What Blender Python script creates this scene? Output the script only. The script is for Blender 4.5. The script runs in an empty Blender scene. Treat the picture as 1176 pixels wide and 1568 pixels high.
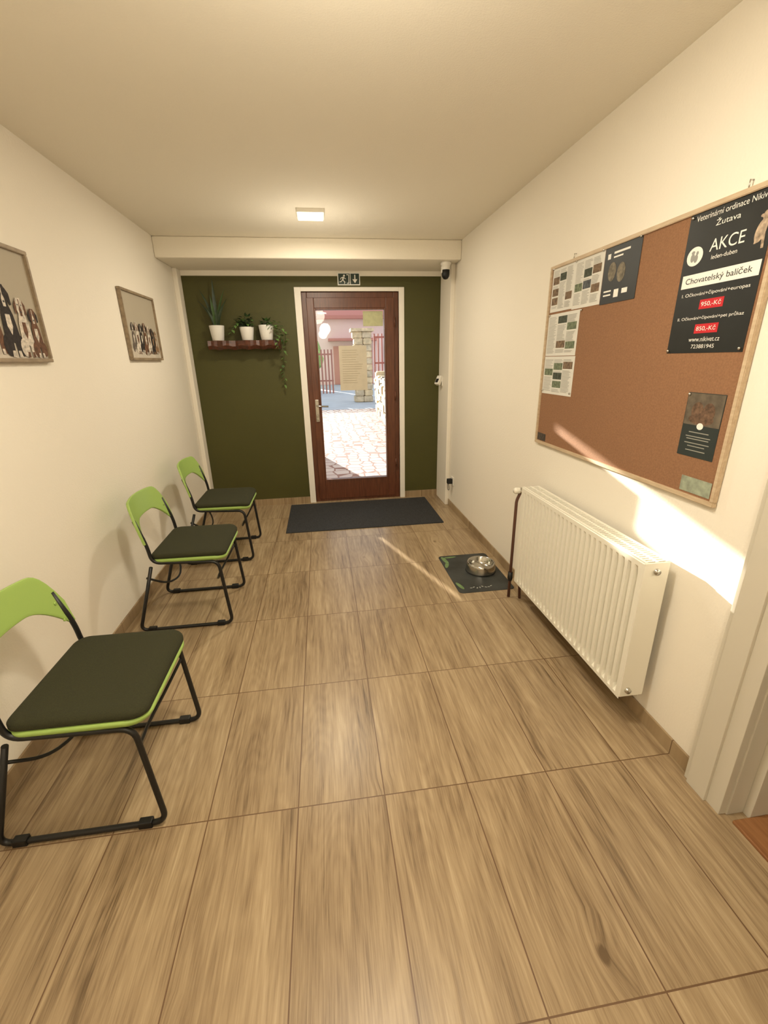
import bpy, bmesh, math, random
from mathutils import Vector, Matrix
random.seed(4)
S=bpy.context.scene
COL=S.collection
try:
    S.view_settings.view_transform='Standard'
    S.view_settings.look='None'
except Exception: pass
def srgb(r,g,b):
    f=lambda c:(c/255/12.92) if c/255<=0.04045 else ((c/255+0.055)/1.055)**2.4
    return (f(r),f(g),f(b),1)
# ---------------- materials
def mat(name,col,rough=0.6,metal=0.0,emit=None,es=0,noise=0,nscale=20,bump=0,bscale=200,spec=None):
    m=bpy.data.materials.new(name); m.use_nodes=True
    nt=m.node_tree; b=nt.nodes['Principled BSDF']
    b.inputs['Base Color'].default_value=col
    b.inputs['Roughness'].default_value=rough
    b.inputs['Metallic'].default_value=metal
    if spec is not None: b.inputs['Specular IOR Level'].default_value=spec
    if emit:
        b.inputs['Emission Color'].default_value=emit; b.inputs['Emission Strength'].default_value=es
    tc=nt.nodes.new('ShaderNodeTexCoord')
    if noise:
        n=nt.nodes.new('ShaderNodeTexNoise'); n.inputs['Scale'].default_value=nscale; n.inputs['Detail'].default_value=6
        nt.links.new(tc.outputs['Object'],n.inputs['Vector'])
        r=nt.nodes.new('ShaderNodeValToRGB')
        r.color_ramp.elements[0].position=0.3; r.color_ramp.elements[1].position=0.7
        r.color_ramp.elements[0].color=tuple(c*(1-noise) for c in col[:3])+(1,)
        r.color_ramp.elements[1].color=tuple(min(1,c*(1+noise)) for c in col[:3])+(1,)
        nt.links.new(n.outputs['Fac'],r.inputs['Fac']); nt.links.new(r.outputs['Color'],b.inputs['Base Color'])
    if bump:
        n2=nt.nodes.new('ShaderNodeTexNoise'); n2.inputs['Scale'].default_value=bscale; n2.inputs['Detail'].default_value=4
        nt.links.new(tc.outputs['Object'],n2.inputs['Vector'])
        bp=nt.nodes.new('ShaderNodeBump'); bp.inputs['Strength'].default_value=bump; bp.inputs['Distance'].default_value=0.01
        nt.links.new(n2.outputs['Fac'],bp.inputs['Height']); nt.links.new(bp.outputs['Normal'],b.inputs['Normal'])
    return m
def tile_mat():
    m=bpy.data.materials.new('wood_look_tile'); m.use_nodes=True
    nt=m.node_tree; N=nt.nodes; L=nt.links; b=N['Principled BSDF']
    g=N.new('ShaderNodeNewGeometry'); sx=N.new('ShaderNodeSeparateXYZ'); L.new(g.outputs['Position'],sx.inputs[0])
    def M(op,a,c=None,d=None):
        n=N.new('ShaderNodeMath'); n.operation=op
        for i,v in enumerate((a,c,d)):
            if v is None: continue
            if isinstance(v,(int,float)): n.inputs[i].default_value=v
            else: L.new(v,n.inputs[i])
        return n.outputs[0]
    def vec(x,y,z=None):
        c=N.new('ShaderNodeCombineXYZ'); L.new(x,c.inputs[0]); L.new(y,c.inputs[1])
        if z is not None: L.new(z,c.inputs[2])
        return c.outputs[0]
    def noise(v,sc_,det,ro=0.5,di=0.0):
        n=N.new('ShaderNodeTexNoise'); n.inputs['Scale'].default_value=sc_; n.inputs['Detail'].default_value=det
        n.inputs['Roughness'].default_value=ro; n.inputs['Distortion'].default_value=di; L.new(v,n.inputs['Vector']); return n.outputs['Fac']
    X,Y=sx.outputs['X'],sx.outputs['Y']
    u=M('DIVIDE',M('SUBTRACT',X,0.128),0.3)
    v=M('DIVIDE',M('SUBTRACT',Y,1.108),0.6)
    iu=M('FLOOR',u); iv=M('FLOOR',v); fu=M('SUBTRACT',u,iu); fv=M('SUBTRACT',v,iv)
    eu=M('MULTIPLY',M('MINIMUM',fu,M('SUBTRACT',1.0,fu)),0.3)
    ev=M('MULTIPLY',M('MINIMUM',fv,M('SUBTRACT',1.0,fv)),0.6)
    e=M('MINIMUM',eu,ev)
    grout=M('LESS_THAN',e,0.002)
    wn=N.new('ShaderNodeTexWhiteNoise'); wn.noise_dimensions='3D'; L.new(vec(iu,iv),wn.inputs['Vector'])
    sc=N.new('ShaderNodeSeparateColor'); L.new(wn.outputs['Color'],sc.inputs[0])
    r0,r1,r2=sc.outputs[0],sc.outputs[1],sc.outputs[2]
    wob=M('MULTIPLY',noise(vec(M('ADD',X,M('MULTIPLY',r0,3.0)),Y,r1),1.7,1),0.035)
    vo=N.new('ShaderNodeTexVoronoi'); vo.inputs['Scale'].default_value=1.0; L.new(vec(M('MULTIPLY',X,3.1),M('MULTIPLY',Y,1.9)),vo.inputs['Vector'])
    kn=N.new('ShaderNodeMapRange'); kn.inputs['From Min'].default_value=0.01; kn.inputs['From Max'].default_value=0.055
    kn.inputs['To Min'].default_value=1; kn.inputs['To Max'].default_value=0; L.new(vo.outputs['Distance'],kn.inputs['Value'])
    kb=N.new('ShaderNodeMapRange'); kb.inputs['From Min'].default_value=0.0; kb.inputs['From Max'].default_value=0.2
    kb.inputs['To Min'].default_value=0.03; kb.inputs['To Max'].default_value=0.0; L.new(vo.outputs['Distance'],kb.inputs['Value'])
    Xw_=M('ADD',M('ADD',X,wob),kb.outputs[0])
    fine=noise(vec(M('ADD',Xw_,M('MULTIPLY',r0,17.0)),M('ADD',M('MULTIPLY',Y,0.03),M('MULTIPLY',r1,9.0)),r2),240,4,0.65)
    mid=noise(vec(M('ADD',Xw_,M('MULTIPLY',r1,11.0)),M('ADD',M('MULTIPLY',Y,0.05),M('MULTIPLY',r2,5.0)),r0),62,4,0.6)
    broad=noise(vec(M('ADD',Xw_,M('MULTIPLY',r2,7.0)),M('ADD',M('MULTIPLY',Y,0.13),M('MULTIPLY',r0,5.0)),r1),13,3)
    n2=noise(vec(M('ADD',Xw_,M('MULTIPLY',r1,13.0)),M('ADD',M('MULTIPLY',Y,0.20),M('MULTIPLY',r2,7.0))),6,1)
    rings=M('ABSOLUTE',M('SUBTRACT',M('FRACT',M('MULTIPLY',n2,18.0)),0.5))
    f=M('ADD',M('MULTIPLY',fine,0.34),M('MULTIPLY',mid,0.42))
    f=M('ADD',f,M('MULTIPLY',broad,0.34))
    f=M('ADD',f,M('MULTIPLY',rings,0.07))
    f=M('SUBTRACT',f,0.075)
    f=M('ADD',f,M('MULTIPLY',M('SUBTRACT',r0,0.5),0.06))
    f=M('SUBTRACT',f,M('MULTIPLY',kn.outputs[0],0.22))
    r=N.new('ShaderNodeValToRGB'); L.new(f,r.inputs['Fac'])
    E=r.color_ramp.elements
    E[0].position=0.31; E[0].color=srgb(100,80,56)
    E[1].position=0.70; E[1].color=srgb(190,170,138)
    x=E.new(0.42); x.color=srgb(142,120,91)
    x=E.new(0.54); x.color=srgb(166,144,112)
    mx=N.new('ShaderNodeMix'); mx.data_type='RGBA'; L.new(grout,mx.inputs['Factor']); L.new(r.outputs['Color'],mx.inputs['A']); mx.inputs['B'].default_value=srgb(106,80,56)
    L.new(mx.outputs['Result'],b.inputs['Base Color'])
    b.inputs['Roughness'].default_value=0.34
    bp=N.new('ShaderNodeBump'); bp.inputs['Strength'].default_value=0.2; bp.inputs['Distance'].default_value=0.002
    L.new(M('SUBTRACT',mid,M('MULTIPLY',grout,1.5)),bp.inputs['Height']); L.new(bp.outputs['Normal'],b.inputs['Normal'])
    return m
def voro_mat(name,c1,c2,cg,scale,edge,rough=0.9,stretch=(1,1,1)):
    m=bpy.data.materials.new(name); m.use_nodes=True
    nt=m.node_tree; N=nt.nodes; L=nt.links; b=N['Principled BSDF']; b.inputs['Roughness'].default_value=rough
    tc=N.new('ShaderNodeTexCoord'); mp=N.new('ShaderNodeMapping'); mp.inputs['Scale'].default_value=stretch
    L.new(tc.outputs['Object'],mp.inputs['Vector'])
    v=N.new('ShaderNodeTexVoronoi'); v.feature='DISTANCE_TO_EDGE'; v.inputs['Scale'].default_value=scale; v.inputs['Randomness'].default_value=0.5
    v2=N.new('ShaderNodeTexVoronoi'); v2.inputs['Scale'].default_value=scale; v2.inputs['Randomness'].default_value=0.5
    L.new(mp.outputs[0],v.inputs['Vector']); L.new(mp.outputs[0],v2.inputs['Vector'])
    lt=N.new('ShaderNodeMath'); lt.operation='LESS_THAN'; lt.inputs[1].default_value=edge; L.new(v.outputs['Distance'],lt.inputs[0])
    a=N.new('ShaderNodeMix'); a.data_type='RGBA'; a.inputs['A'].default_value=c1; a.inputs['B'].default_value=c2
    sp=N.new('ShaderNodeSeparateColor'); L.new(v2.outputs['Color'],sp.inputs[0]); L.new(sp.outputs[0],a.inputs['Factor'])
    x=N.new('ShaderNodeMix'); x.data_type='RGBA'; L.new(lt.outputs[0],x.inputs['Factor']); L.new(a.outputs['Result'],x.inputs['A']); x.inputs['B'].default_value=cg
    L.new(x.outputs['Result'],b.inputs['Base Color'])
    return m
def wood_mat(name,c1,c2,axis=(1,12,12),rough=0.5):
    m=bpy.data.materials.new(name); m.use_nodes=True
    nt=m.node_tree; N=nt.nodes; L=nt.links; b=N['Principled BSDF']; b.inputs['Roughness'].default_value=rough
    tc=N.new('ShaderNodeTexCoord'); mp=N.new('ShaderNodeMapping'); mp.inputs['Scale'].default_value=axis
    L.new(tc.outputs['Object'],mp.inputs['Vector'])
    n=N.new('ShaderNodeTexNoise'); n.inputs['Scale'].default_value=6; n.inputs['Detail'].default_value=8; L.new(mp.outputs[0],n.inputs['Vector'])
    r=N.new('ShaderNodeValToRGB'); r.color_ramp.elements[0].position=0.3; r.color_ramp.elements[1].position=0.7
    r.color_ramp.elements[0].color=c1; r.color_ramp.elements[1].color=c2
    L.new(n.outputs['Fac'],r.inputs['Fac']); L.new(r.outputs['Color'],b.inputs['Base Color'])
    return m
def glass_mat(name):
    m=bpy.data.materials.new(name); m.use_nodes=True
    nt=m.node_tree; N=nt.nodes; L=nt.links; N.remove(N['Principled BSDF'])
    t=N.new('ShaderNodeBsdfTransparent'); g=N.new('ShaderNodeBsdfGlossy'); g.inputs['Roughness'].default_value=0.02
    fr=N.new('ShaderNodeFresnel'); fr.inputs['IOR'].default_value=1.35
    mx=N.new('ShaderNodeMixShader'); L.new(fr.outputs[0],mx.inputs[0]); L.new(t.outputs[0],mx.inputs[1]); L.new(g.outputs[0],mx.inputs[2])
    L.new(mx.outputs[0],N['Material Output'].inputs['Surface'])
    return m
WALL=mat('plaster_cream',srgb(240,233,219),0.85,bump=0.12,bscale=120)
CEIL=mat('plaster_ceiling',srgb(238,231,215),0.9,bump=0.15,bscale=160)
GREEN=mat('olive_paint',srgb(71,69,20),0.6,noise=0.05,nscale=3,bump=0.12,bscale=150)
TILE=tile_mat()
WHITE=mat('white_lacquer',srgb(236,232,222),0.4)
TRIMW=mat('white_trim',srgb(240,235,225),0.5)
BROWN=wood_mat('brown_door_laminate',srgb(82,46,30),srgb(112,66,44),(14,14,1),0.35)
STEEL=mat('brushed_steel',srgb(200,198,192),0.22,1.0)
BLACK=mat('black_powdercoat',srgb(20,20,20),0.4)
BLACKP=mat('black_plastic',srgb(14,14,14),0.5)
LIME=mat('lime_plastic',srgb(156,186,96),0.42)
CUSH=mat('dark_green_fabric',srgb(44,44,17),0.9,noise=0.25,nscale=300,bump=0.3,bscale=600)
CORK=mat('cork',srgb(146,106,76),0.9,noise=0.13,nscale=160,bump=0.3,bscale=400)
OAKF=wood_mat('light_wood_frame',srgb(186,162,132),srgb(208,188,158),(12,2,12))
GREYF=wood_mat('driftwood_frame',srgb(132,114,92),srgb(164,146,120),(8,3,8))
MATD=mat('doormat_fibre',srgb(50,51,53),0.95,noise=0.55,nscale=160,bump=0.6,bscale=400)
RAD=mat('radiator_enamel',srgb(236,232,218),0.3)
PIPE=mat('brown_pipe',srgb(98,66,54),0.4)
GLASS=glass_mat('door_glass')
PAPER=mat('paper_white',srgb(222,220,212),0.8)
INK=mat('ink_dark',srgb(60,60,62),0.8)
PDARK=mat('poster_black',srgb(24,27,26),0.45,noise=0.3,nscale=9)
RED=mat('red_label',srgb(196,30,40),0.6)
PWHITE=mat('print_white',srgb(240,238,230),0.7)
# ---------------- mesh helpers
def newobj(name,bm,m=None,smooth=False,mats=None):
    me=bpy.data.meshes.new(name); bm.normal_update(); bm.to_mesh(me); bm.free()
    o=bpy.data.objects.new(name,me); COL.objects.link(o)
    for q in (mats or ([m] if m else [])): me.materials.append(q)
    if smooth:
        for p in me.polygons: p.use_smooth=True
    return o
def addbox(bm,lo,hi,mi=0):
    x0,y0,z0=lo; x1,y1,z1=hi
    v=[bm.verts.new(p) for p in ((x0,y0,z0),(x1,y0,z0),(x1,y1,z0),(x0,y1,z0),(x0,y0,z1),(x1,y0,z1),(x1,y1,z1),(x0,y1,z1))]
    for f in ((0,3,2,1),(4,5,6,7),(0,1,5,4),(1,2,6,5),(2,3,7,6),(3,0,4,7)):
        bm.faces.new([v[i] for i in f]).material_index=mi
def box(name,lo,hi,m,bev=0):
    bm=bmesh.new(); addbox(bm,lo,hi)
    if bev: bmesh.ops.bevel(bm,geom=bm.edges[:],offset=bev,segments=3,affect='EDGES',profile=0.6)
    return newobj(name,bm,m)
def boxes(name,lst,m,bev=0):
    bm=bmesh.new()
    for lo,hi in lst: addbox(bm,lo,hi)
    if bev: bmesh.ops.bevel(bm,geom=bm.edges[:],offset=bev,segments=2,affect='EDGES',profile=0.6)
    return newobj(name,bm,m)
def group(name,parts,loc=(0,0,0),local=False,rz=0):
    e=bpy.data.objects.new(name,None); e.empty_display_size=0.1; e.location=loc; e.rotation_euler=(0,0,rz); COL.objects.link(e)
    for p in parts:
        p.parent=e
        if not local: p.matrix_parent_inverse=Matrix.Translation(-Vector(loc))
    return e
def fillet(pts,rad,n=6):
    pts=[Vector(p) for p in pts]; out=[pts[0]]
    for i in range(1,len(pts)-1):
        a,b,c=pts[i-1],pts[i],pts[i+1]
        d1=(a-b); d2=(c-b); r=min(rad,d1.length*0.45,d2.length*0.45)
        p=b+d1.normalized()*r; q=b+d2.normalized()*r
        for k in range(n+1):
            t=k/n; out.append((1-t)**2*p+2*t*(1-t)*b+t*t*q)
    out.append(pts[-1]); return out
def addtube(bm,pts,r,seg=10,mi=0):
    pts=[Vector(p) for p in pts]; n=len(pts); rr=r if isinstance(r,(list,tuple)) else [r]*n
    t0=(pts[1]-pts[0]).normalized(); up=Vector((0,0,1)) if abs(t0.z)<0.9 else Vector((1,0,0))
    nrm=t0.cross(up).normalized(); rings=[]
    for i in range(n):
        if i==0: t=t0
        elif i==n-1: t=(pts[-1]-pts[-2]).normalized()
        else: t=((pts[i+1]-pts[i]).normalized()+(pts[i]-pts[i-1]).normalized()).normalized()
        nrm=(nrm-t*nrm.dot(t)).normalized(); bn=t.cross(nrm)
        rings.append([bm.verts.new(pts[i]+(nrm*math.cos(2*math.pi*k/seg)+bn*math.sin(2*math.pi*k/seg))*rr[i]) for k in range(seg)])
    for i in range(n-1):
        for k in range(seg):
            f=bm.faces.new((rings[i][k],rings[i][(k+1)%seg],rings[i+1][(k+1)%seg],rings[i+1][k])); f.material_index=mi; f.smooth=True
    bm.faces.new(rings[0][::-1]).material_index=mi; bm.faces.new(rings[-1]).material_index=mi
def tube(name,paths,r,m,seg=10):
    bm=bmesh.new()
    for p in paths: addtube(bm,p,r,seg)
    bmesh.ops.recalc_face_normals(bm,faces=bm.faces[:])
    return newobj(name,bm,m)
def lathe(name,prof,m,loc=(0,0,0),seg=36,axis='z'):
    bm=bmesh.new(); rings=[]
    for r,z in prof:
        ring=[]
        for k in range(seg):
            a=2*math.pi*k/seg; x,y=r*math.cos(a),r*math.sin(a)
            if axis=='z': p=(x,y,z)
            elif axis=='x': p=(z,x,y)
            else: p=(x,z,y)
            ring.append(bm.verts.new(Vector(p)+Vector(loc)))
        rings.append(ring)
    for i in range(len(rings)-1):
        for k in range(seg):
            bm.faces.new((rings[i][k],rings[i][(k+1)%seg],rings[i+1][(k+1)%seg],rings[i+1][k])).smooth=True
    if prof[0][0]>1e-5: bm.faces.new(rings[0])
    if prof[-1][0]>1e-5: bm.faces.new(rings[-1])
    bmesh.ops.remove_doubles(bm,verts=bm.verts[:],dist=1e-6)
    bmesh.ops.recalc_face_normals(bm,faces=bm.faces[:])
    return newobj(name,bm,m)
def rrect(w,h,r,n=8):
    pts=[]
    for cx,cy,a0 in ((w/2-r,h/2-r,0),(-w/2+r,h/2-r,90),(-w/2+r,-h/2+r,180),(w/2-r,-h/2+r,270)):
        for k in range(n+1):
            a=math.radians(a0+90*k/n); pts.append((cx+r*math.cos(a),cy+r*math.sin(a)))
    return pts
def slab(name,w,h,r,layers,m,off=(0,0,0),warp=None,smooth=True):
    bm=bmesh.new(); rings=[]
    for ins,z in layers:
        o=rrect(w-2*ins,h-2*ins,max(0.004,r-ins))
        ring=[]
        for x,y in o:
            dz=warp(x,y) if warp else 0
            ring.append(bm.verts.new((x+off[0],y+off[1],z+dz+off[2])))
        rings.append(ring)
    n=len(rings[0])
    for i in range(len(rings)-1):
        for k in range(n):
            bm.faces.new((rings[i][k],rings[i][(k+1)%n],rings[i+1][(k+1)%n],rings[i+1][k])).smooth=smooth
    bm.faces.new(rings[0][::-1]); bm.faces.new(rings[-1]).smooth=smooth
    bmesh.ops.recalc_face_normals(bm,faces=bm.faces[:])
    return newobj(name,bm,m)
# flat frames on walls
class Fr:
    def __init__(s,o,side):
        s.o=Vector(o)
        s.u,s.n={'R':(Vector((0,-1,0)),Vector((-1,0,0))),'L':(Vector((0,1,0)),Vector((1,0,0))),'B':(Vector((1,0,0)),Vector((0,-1,0)))}[side]
    def p(s,x,y,d=0): return s.o+s.u*x+Vector((0,0,1))*y+s.n*d
    def poly(s,name,pts,m,d=0.001):
        bm=bmesh.new(); v=[bm.verts.new(s.p(x,y,d)) for x,y in pts]; bm.faces.new(v)
        return newobj(name,bm,m)
    def polys(s,name,lst,m,d=0.001):
        bm=bmesh.new()
        for j,pts in enumerate(lst):
            bm.faces.new([bm.verts.new(s.p(x,y,d+j*0.00002)) for x,y in pts])
        return newobj(name,bm,m)
    def rect(s,name,x0,y0,x1,y1,m,d=0.001,th=0.0):
        if th<=0: return s.poly(name,[(x0,y0),(x1,y0),(x1,y1),(x0,y1)],m,d)
        bm=bmesh.new()
        a=[bm.verts.new(s.p(x,y,d)) for x,y in ((x0,y0),(x1,y0),(x1,y1),(x0,y1))]
        b=[bm.verts.new(s.p(x,y,d+th)) for x,y in ((x0,y0),(x1,y0),(x1,y1),(x0,y1))]
        bm.faces.new(a[::-1]); bm.faces.new(b)
        for k in range(4): bm.faces.new((a[k],a[(k+1)%4],b[(k+1)%4],b[k]))
        return newobj(name,bm,m)
    def text(s,name,body,cx,cy,w,h,m,d=0.003):
        c=bpy.data.curves.new(name,'FONT'); c.body=body; c.size=1
        t=bpy.data.objects.new(name+'_t',c); COL.objects.link(t)
        bpy.context.view_layer.update()
        me=bpy.data.meshes.new_from_object(t.evaluated_get(bpy.context.evaluated_depsgraph_get()))
        bpy.data.objects.remove(t)
        xs=[v.co.x for v in me.vertices]; ys=[v.co.y for v in me.vertices]
        if xs:
            x0,x1,y0,y1=min(xs),max(xs),min(ys),max(ys)
            sx=w/(x1-x0); sy=h/(y1-y0)
            for v in me.vertices:
                v.co=s.p(cx+(v.co.x-(x0+x1)/2)*sx,cy+(v.co.y-(y0+y1)/2)*sy,d)
        me.materials.clear(); me.materials.append(m)
        o=bpy.data.objects.new(name,me); COL.objects.link(o); return o
def ell(cx,cy,a,b,rot=0,n=18):
    r=math.radians(rot)
    return [(cx+a*math.cos(t)*math.cos(r)-b*math.sin(t)*math.sin(r),cy+a*math.cos(t)*math.sin(r)+b*math.sin(t)*math.cos(r)) for t in [2*math.pi*k/n for k in range(n)]]

# ---------------- room
XL,XR,YB,YN,ZC=-1.22,1.24,4.556,-1.1,2.38
box('floor',(XL-0.2,YN-0.2,-0.1),(XR+1.9,YB+0.3,0),TILE)
box('ceiling',(XL-0.2,YN-0.2,ZC),(XR+1.9,YB+0.3,ZC+0.15),CEIL)
box('wall_left',(XL-0.2,YN-0.2,0),(XL,YB+0.25,ZC),WALL)
DY0,DY1,DZ=0.0,0.885,2.03
boxes('wall_right',[((XR,DY1,0),(XR+0.16,YB+0.25,ZC)),((XR,YN-0.2,0),(XR+0.16,DY0,ZC)),((XR,DY0,DZ),(XR+0.16,DY1,ZC))],WALL)
box('wall_front',(XL,YN-0.2,0),(XR,YN,ZC),WALL)
OX0,OX1,OZ=-0.137,0.787,2.062
boxes('wall_back',[((XL,YB,0),(OX0,YB+0.25,ZC)),((OX1,YB,0),(XR,YB+0.25,ZC)),((OX0,YB,OZ),(OX1,YB+0.25,ZC))],WALL)
e=0.003
boxes('wall_back_olive_panel',[((-1.18,YB-e,0.07),(OX0-0.06,YB,2.19)),((OX1+0.053,YB-e,0.07),(1.2,YB,2.19)),((OX0-0.06,YB-e,OZ+0.036),(OX1+0.053,YB,2.19))],GREEN)
box('ceiling_beam',(XL,4.04,2.232),(XR,YB,ZC),CEIL,0.012)
box('wall_pipe_casing',(1.2,4.2,0),(XR,YB,2.232),WALL,0.006)
box('wall_corner_casing',(XL,4.44,0),(-1.18,YB,2.232),WALL,0.006)
boxes('wall_adjoining',[((XR+0.16,DY1+0.5,0),(3.1,DY1+0.6,ZC)),((XR+0.16,DY0-0.7,0),(3.1,DY0-0.6,ZC)),((3.0,DY0-0.6,0),(3.1,DY1+0.5,ZC))],WALL)
BT=0.009
box('baseboard_right',(XR-BT,DY1+0.13,0),(XR,4.2,0.065),TILE,0.002)
box('baseboard_left',(XL,YN,0),(XL+BT,4.44,0.065),TILE,0.002)
boxes('baseboard_back',[((-1.18,YB-BT,0),(OX0-0.06,YB,0.07)),((OX1+0.053,YB-BT,0),(1.2,YB,0.07))],TILE)
box('baseboard_front',(XL,YN,0),(XR,YN+BT,0.065),TILE,0.002)
CAS=mat('casing_grey_white',srgb(205,198,182),0.45)
pr=[]
pr+= [((XR-0.026,DY1-0.015,0),(XR,DY1+0.13,DZ+0.13)),((XR-0.036,DY1+0.035,0),(XR,DY1+0.11,DZ+0.11)),((XR-0.026,DY0-0.125,0),(XR,DY0+0.015,DZ+0.125)),
      ((XR-0.026,DY0+0.015,DZ-0.015),(XR,DY1-0.015,DZ+0.13)),
      ((XR,DY1-0.02,0),(XR+0.175,DY1,DZ)),((XR+0.06,DY1-0.045,0),(XR+0.175,DY1-0.02,DZ)),((XR,DY0,0),(XR+0.175,DY0+0.02,DZ)),((XR,DY0+0.02,DZ-0.02),(XR+0.175,DY1-0.02,DZ))]
boxes('trim_1',pr,CAS,0.002)
box('door_threshold',(XR-0.005,DY0+0.02,0),(XR+0.17,DY1-0.045,0.012),wood_mat('threshold_wood',srgb(130,86,50),srgb(160,112,70),(12,1,12)),0.003)

# ---------------- entrance door
parts=[]
parts.append(boxes('door_outer_casing',[((OX0-0.06,YB-0.012,0),(OX0,YB+0.05,OZ+0.036)),((OX1,YB-0.012,0),(OX1+0.053,YB+0.05,OZ+0.036)),((OX0,YB-0.012,OZ),(OX1,YB+0.05,OZ+0.036))],TRIMW,0.003))
yf=YB+0.02
parts.append(boxes('door_frame',[((OX0,yf,0),(OX0+0.05,yf+0.09,OZ)),((OX1-0.05,yf,0),(OX1,yf+0.09,OZ)),((OX0+0.05,yf,OZ-0.055),(OX1-0.05,yf+0.09,OZ)),((OX0+0.05,yf,0),(OX1-0.05,yf+0.09,0.03))],BROWN,0.004))
gx0,gx1,gz0,gz1=-0.025,0.66,0.23,1.92
lx0,lx1,lz0,lz1=OX0+0.045,OX1-0.045,0.03,OZ-0.05
yl=YB+0.035
parts.append(boxes('door_leaf',[((lx0,yl-0.03,lz0),(gx0,yl+0.04,lz1)),((gx1,yl-0.03,lz0),(lx1,yl+0.04,lz1)),((gx0,yl-0.03,lz0),(gx1,yl+0.04,gz0)),((gx0,yl-0.03,gz1),(gx1,yl+0.04,lz1))],BROWN,0.004))
b=0.014
parts.append(boxes('glazing_bead',[((gx0,yl-0.036,gz0),(gx0+b,yl+0.03,gz1)),((gx1-b,yl-0.036,gz0),(gx1,yl+0.03,gz1)),((gx0+b,yl-0.036,gz0),(gx1-b,yl+0.03,gz0+b)),((gx0+b,yl-0.036,gz1-b),(gx1-b,yl+0.03,gz1))],BROWN,0.003))
parts.append(box('glass_pane',(gx0+b,yl,gz0+b),(gx1-b,yl+0.006,gz1-b),GLASS))
parts.append(box('handle_plate',(-0.075,yl-0.04,0.86),(-0.04,yl-0.03,1.08),STEEL,0.003))
parts.append(tube('handle_lever',[fillet([(-0.057,yl-0.035,1.02),(-0.057,yl-0.085,1.02),(0.055,yl-0.085,1.015)],0.02)],0.0085,STEEL))
parts.append(lathe('lock_cylinder',[(0.0,-0.012),(0.012,-0.012),(0.012,0)],STEEL,(-0.057,yl-0.04,0.92),16,'y'))
parts.append(tube('key_ring',[[(-0.057+0.016*math.cos(t),yl-0.056,0.895+0.022*math.sin(t)) for t in [2*math.pi*k/14 for k in range(15)]]],0.0018,STEEL,6))
parts.append(box('door_key',(-0.06,yl-0.062,0.91),(-0.054,yl-0.05,0.935),STEEL))
hg=[]
for z in (0.35,1.05,1.75): hg.append([(lx1+0.003,yl-0.036,z),(lx1+0.003,yl-0.036,z+0.09)])
parts.append(tube('hinges',hg,0.008,BROWN))
TINTP=mat('door_notice_paper',srgb(206,196,176),0.8,noise=0.04,nscale=14)
parts.append(box('notice_sheet',(0.19,yl-0.003,1.16),(0.465,yl-0.001,1.585),TINTP))
parts.append(box('notice_card',(0.44,yl-0.003,1.76),(0.635,yl-0.001,1.895),mat('notice_card_paper',srgb(190,190,150),0.8,noise=0.1,nscale=30)))
fr=Fr((0.19,yl-0.004,1.16),'B')
GR=mat('notice_print',srgb(186,175,153),0.8)
parts.append(fr.polys('notice_lines',[[(0.03,y),(0.03+w,y),(0.03+w,y+0.006),(0.03,y+0.006)] for y,w in [(0.38-0.022*i,random.uniform(0.13,0.21)) for i in range(15)]],GR,0.0002))
group('door_1',parts,(0.325,YB,0))

# ---------------- exit sign
EXG=mat('exit_sign_green',srgb(18,44,30),0.4)
f=Fr((0.21,YB-0.004,2.112),'B'); p=[]
p.append(f.rect('sign_plate',0,0,0.21,0.105,PWHITE,0,0.012))
p.append(f.rect('sign_face_left',0.008,0.008,0.116,0.097,EXG,0.0125))
p.append(f.rect('sign_face_right',0.122,0.008,0.202,0.097,EXG,0.0125))
p.append(f.polys('running_figure',[ell(0.062,0.08,0.009,0.009),[(0.048,0.07),(0.062,0.07),(0.056,0.042),(0.042,0.046)],[(0.042,0.048),(0.054,0.044),(0.07,0.03),(0.066,0.024),(0.046,0.04)],[(0.066,0.03),(0.071,0.027),(0.066,0.012),(0.06,0.014)],[(0.043,0.048),(0.05,0.044),(0.034,0.026),(0.018,0.026),(0.018,0.032),(0.032,0.033)],[(0.06,0.068),(0.078,0.054),(0.075,0.05),(0.057,0.062)],[(0.048,0.07),(0.03,0.062),(0.026,0.048),(0.031,0.047),(0.035,0.058),(0.05,0.062)]],PWHITE,0.013))
p.append(f.polys('doorway_symbol',[[(0.088,0.014),(0.108,0.014),(0.108,0.09),(0.084,0.09),(0.084,0.084),(0.102,0.084),(0.102,0.02),(0.088,0.02)]],PWHITE,0.013))
p.append(f.polys('arrow_symbol',[[(0.157,0.088),(0.167,0.088),(0.167,0.05),(0.157,0.05)],[(0.162,0.018),(0.186,0.05),(0.138,0.05)]],PWHITE,0.013))
group('exit_sign',p,(0.315,YB,2.165))

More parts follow.
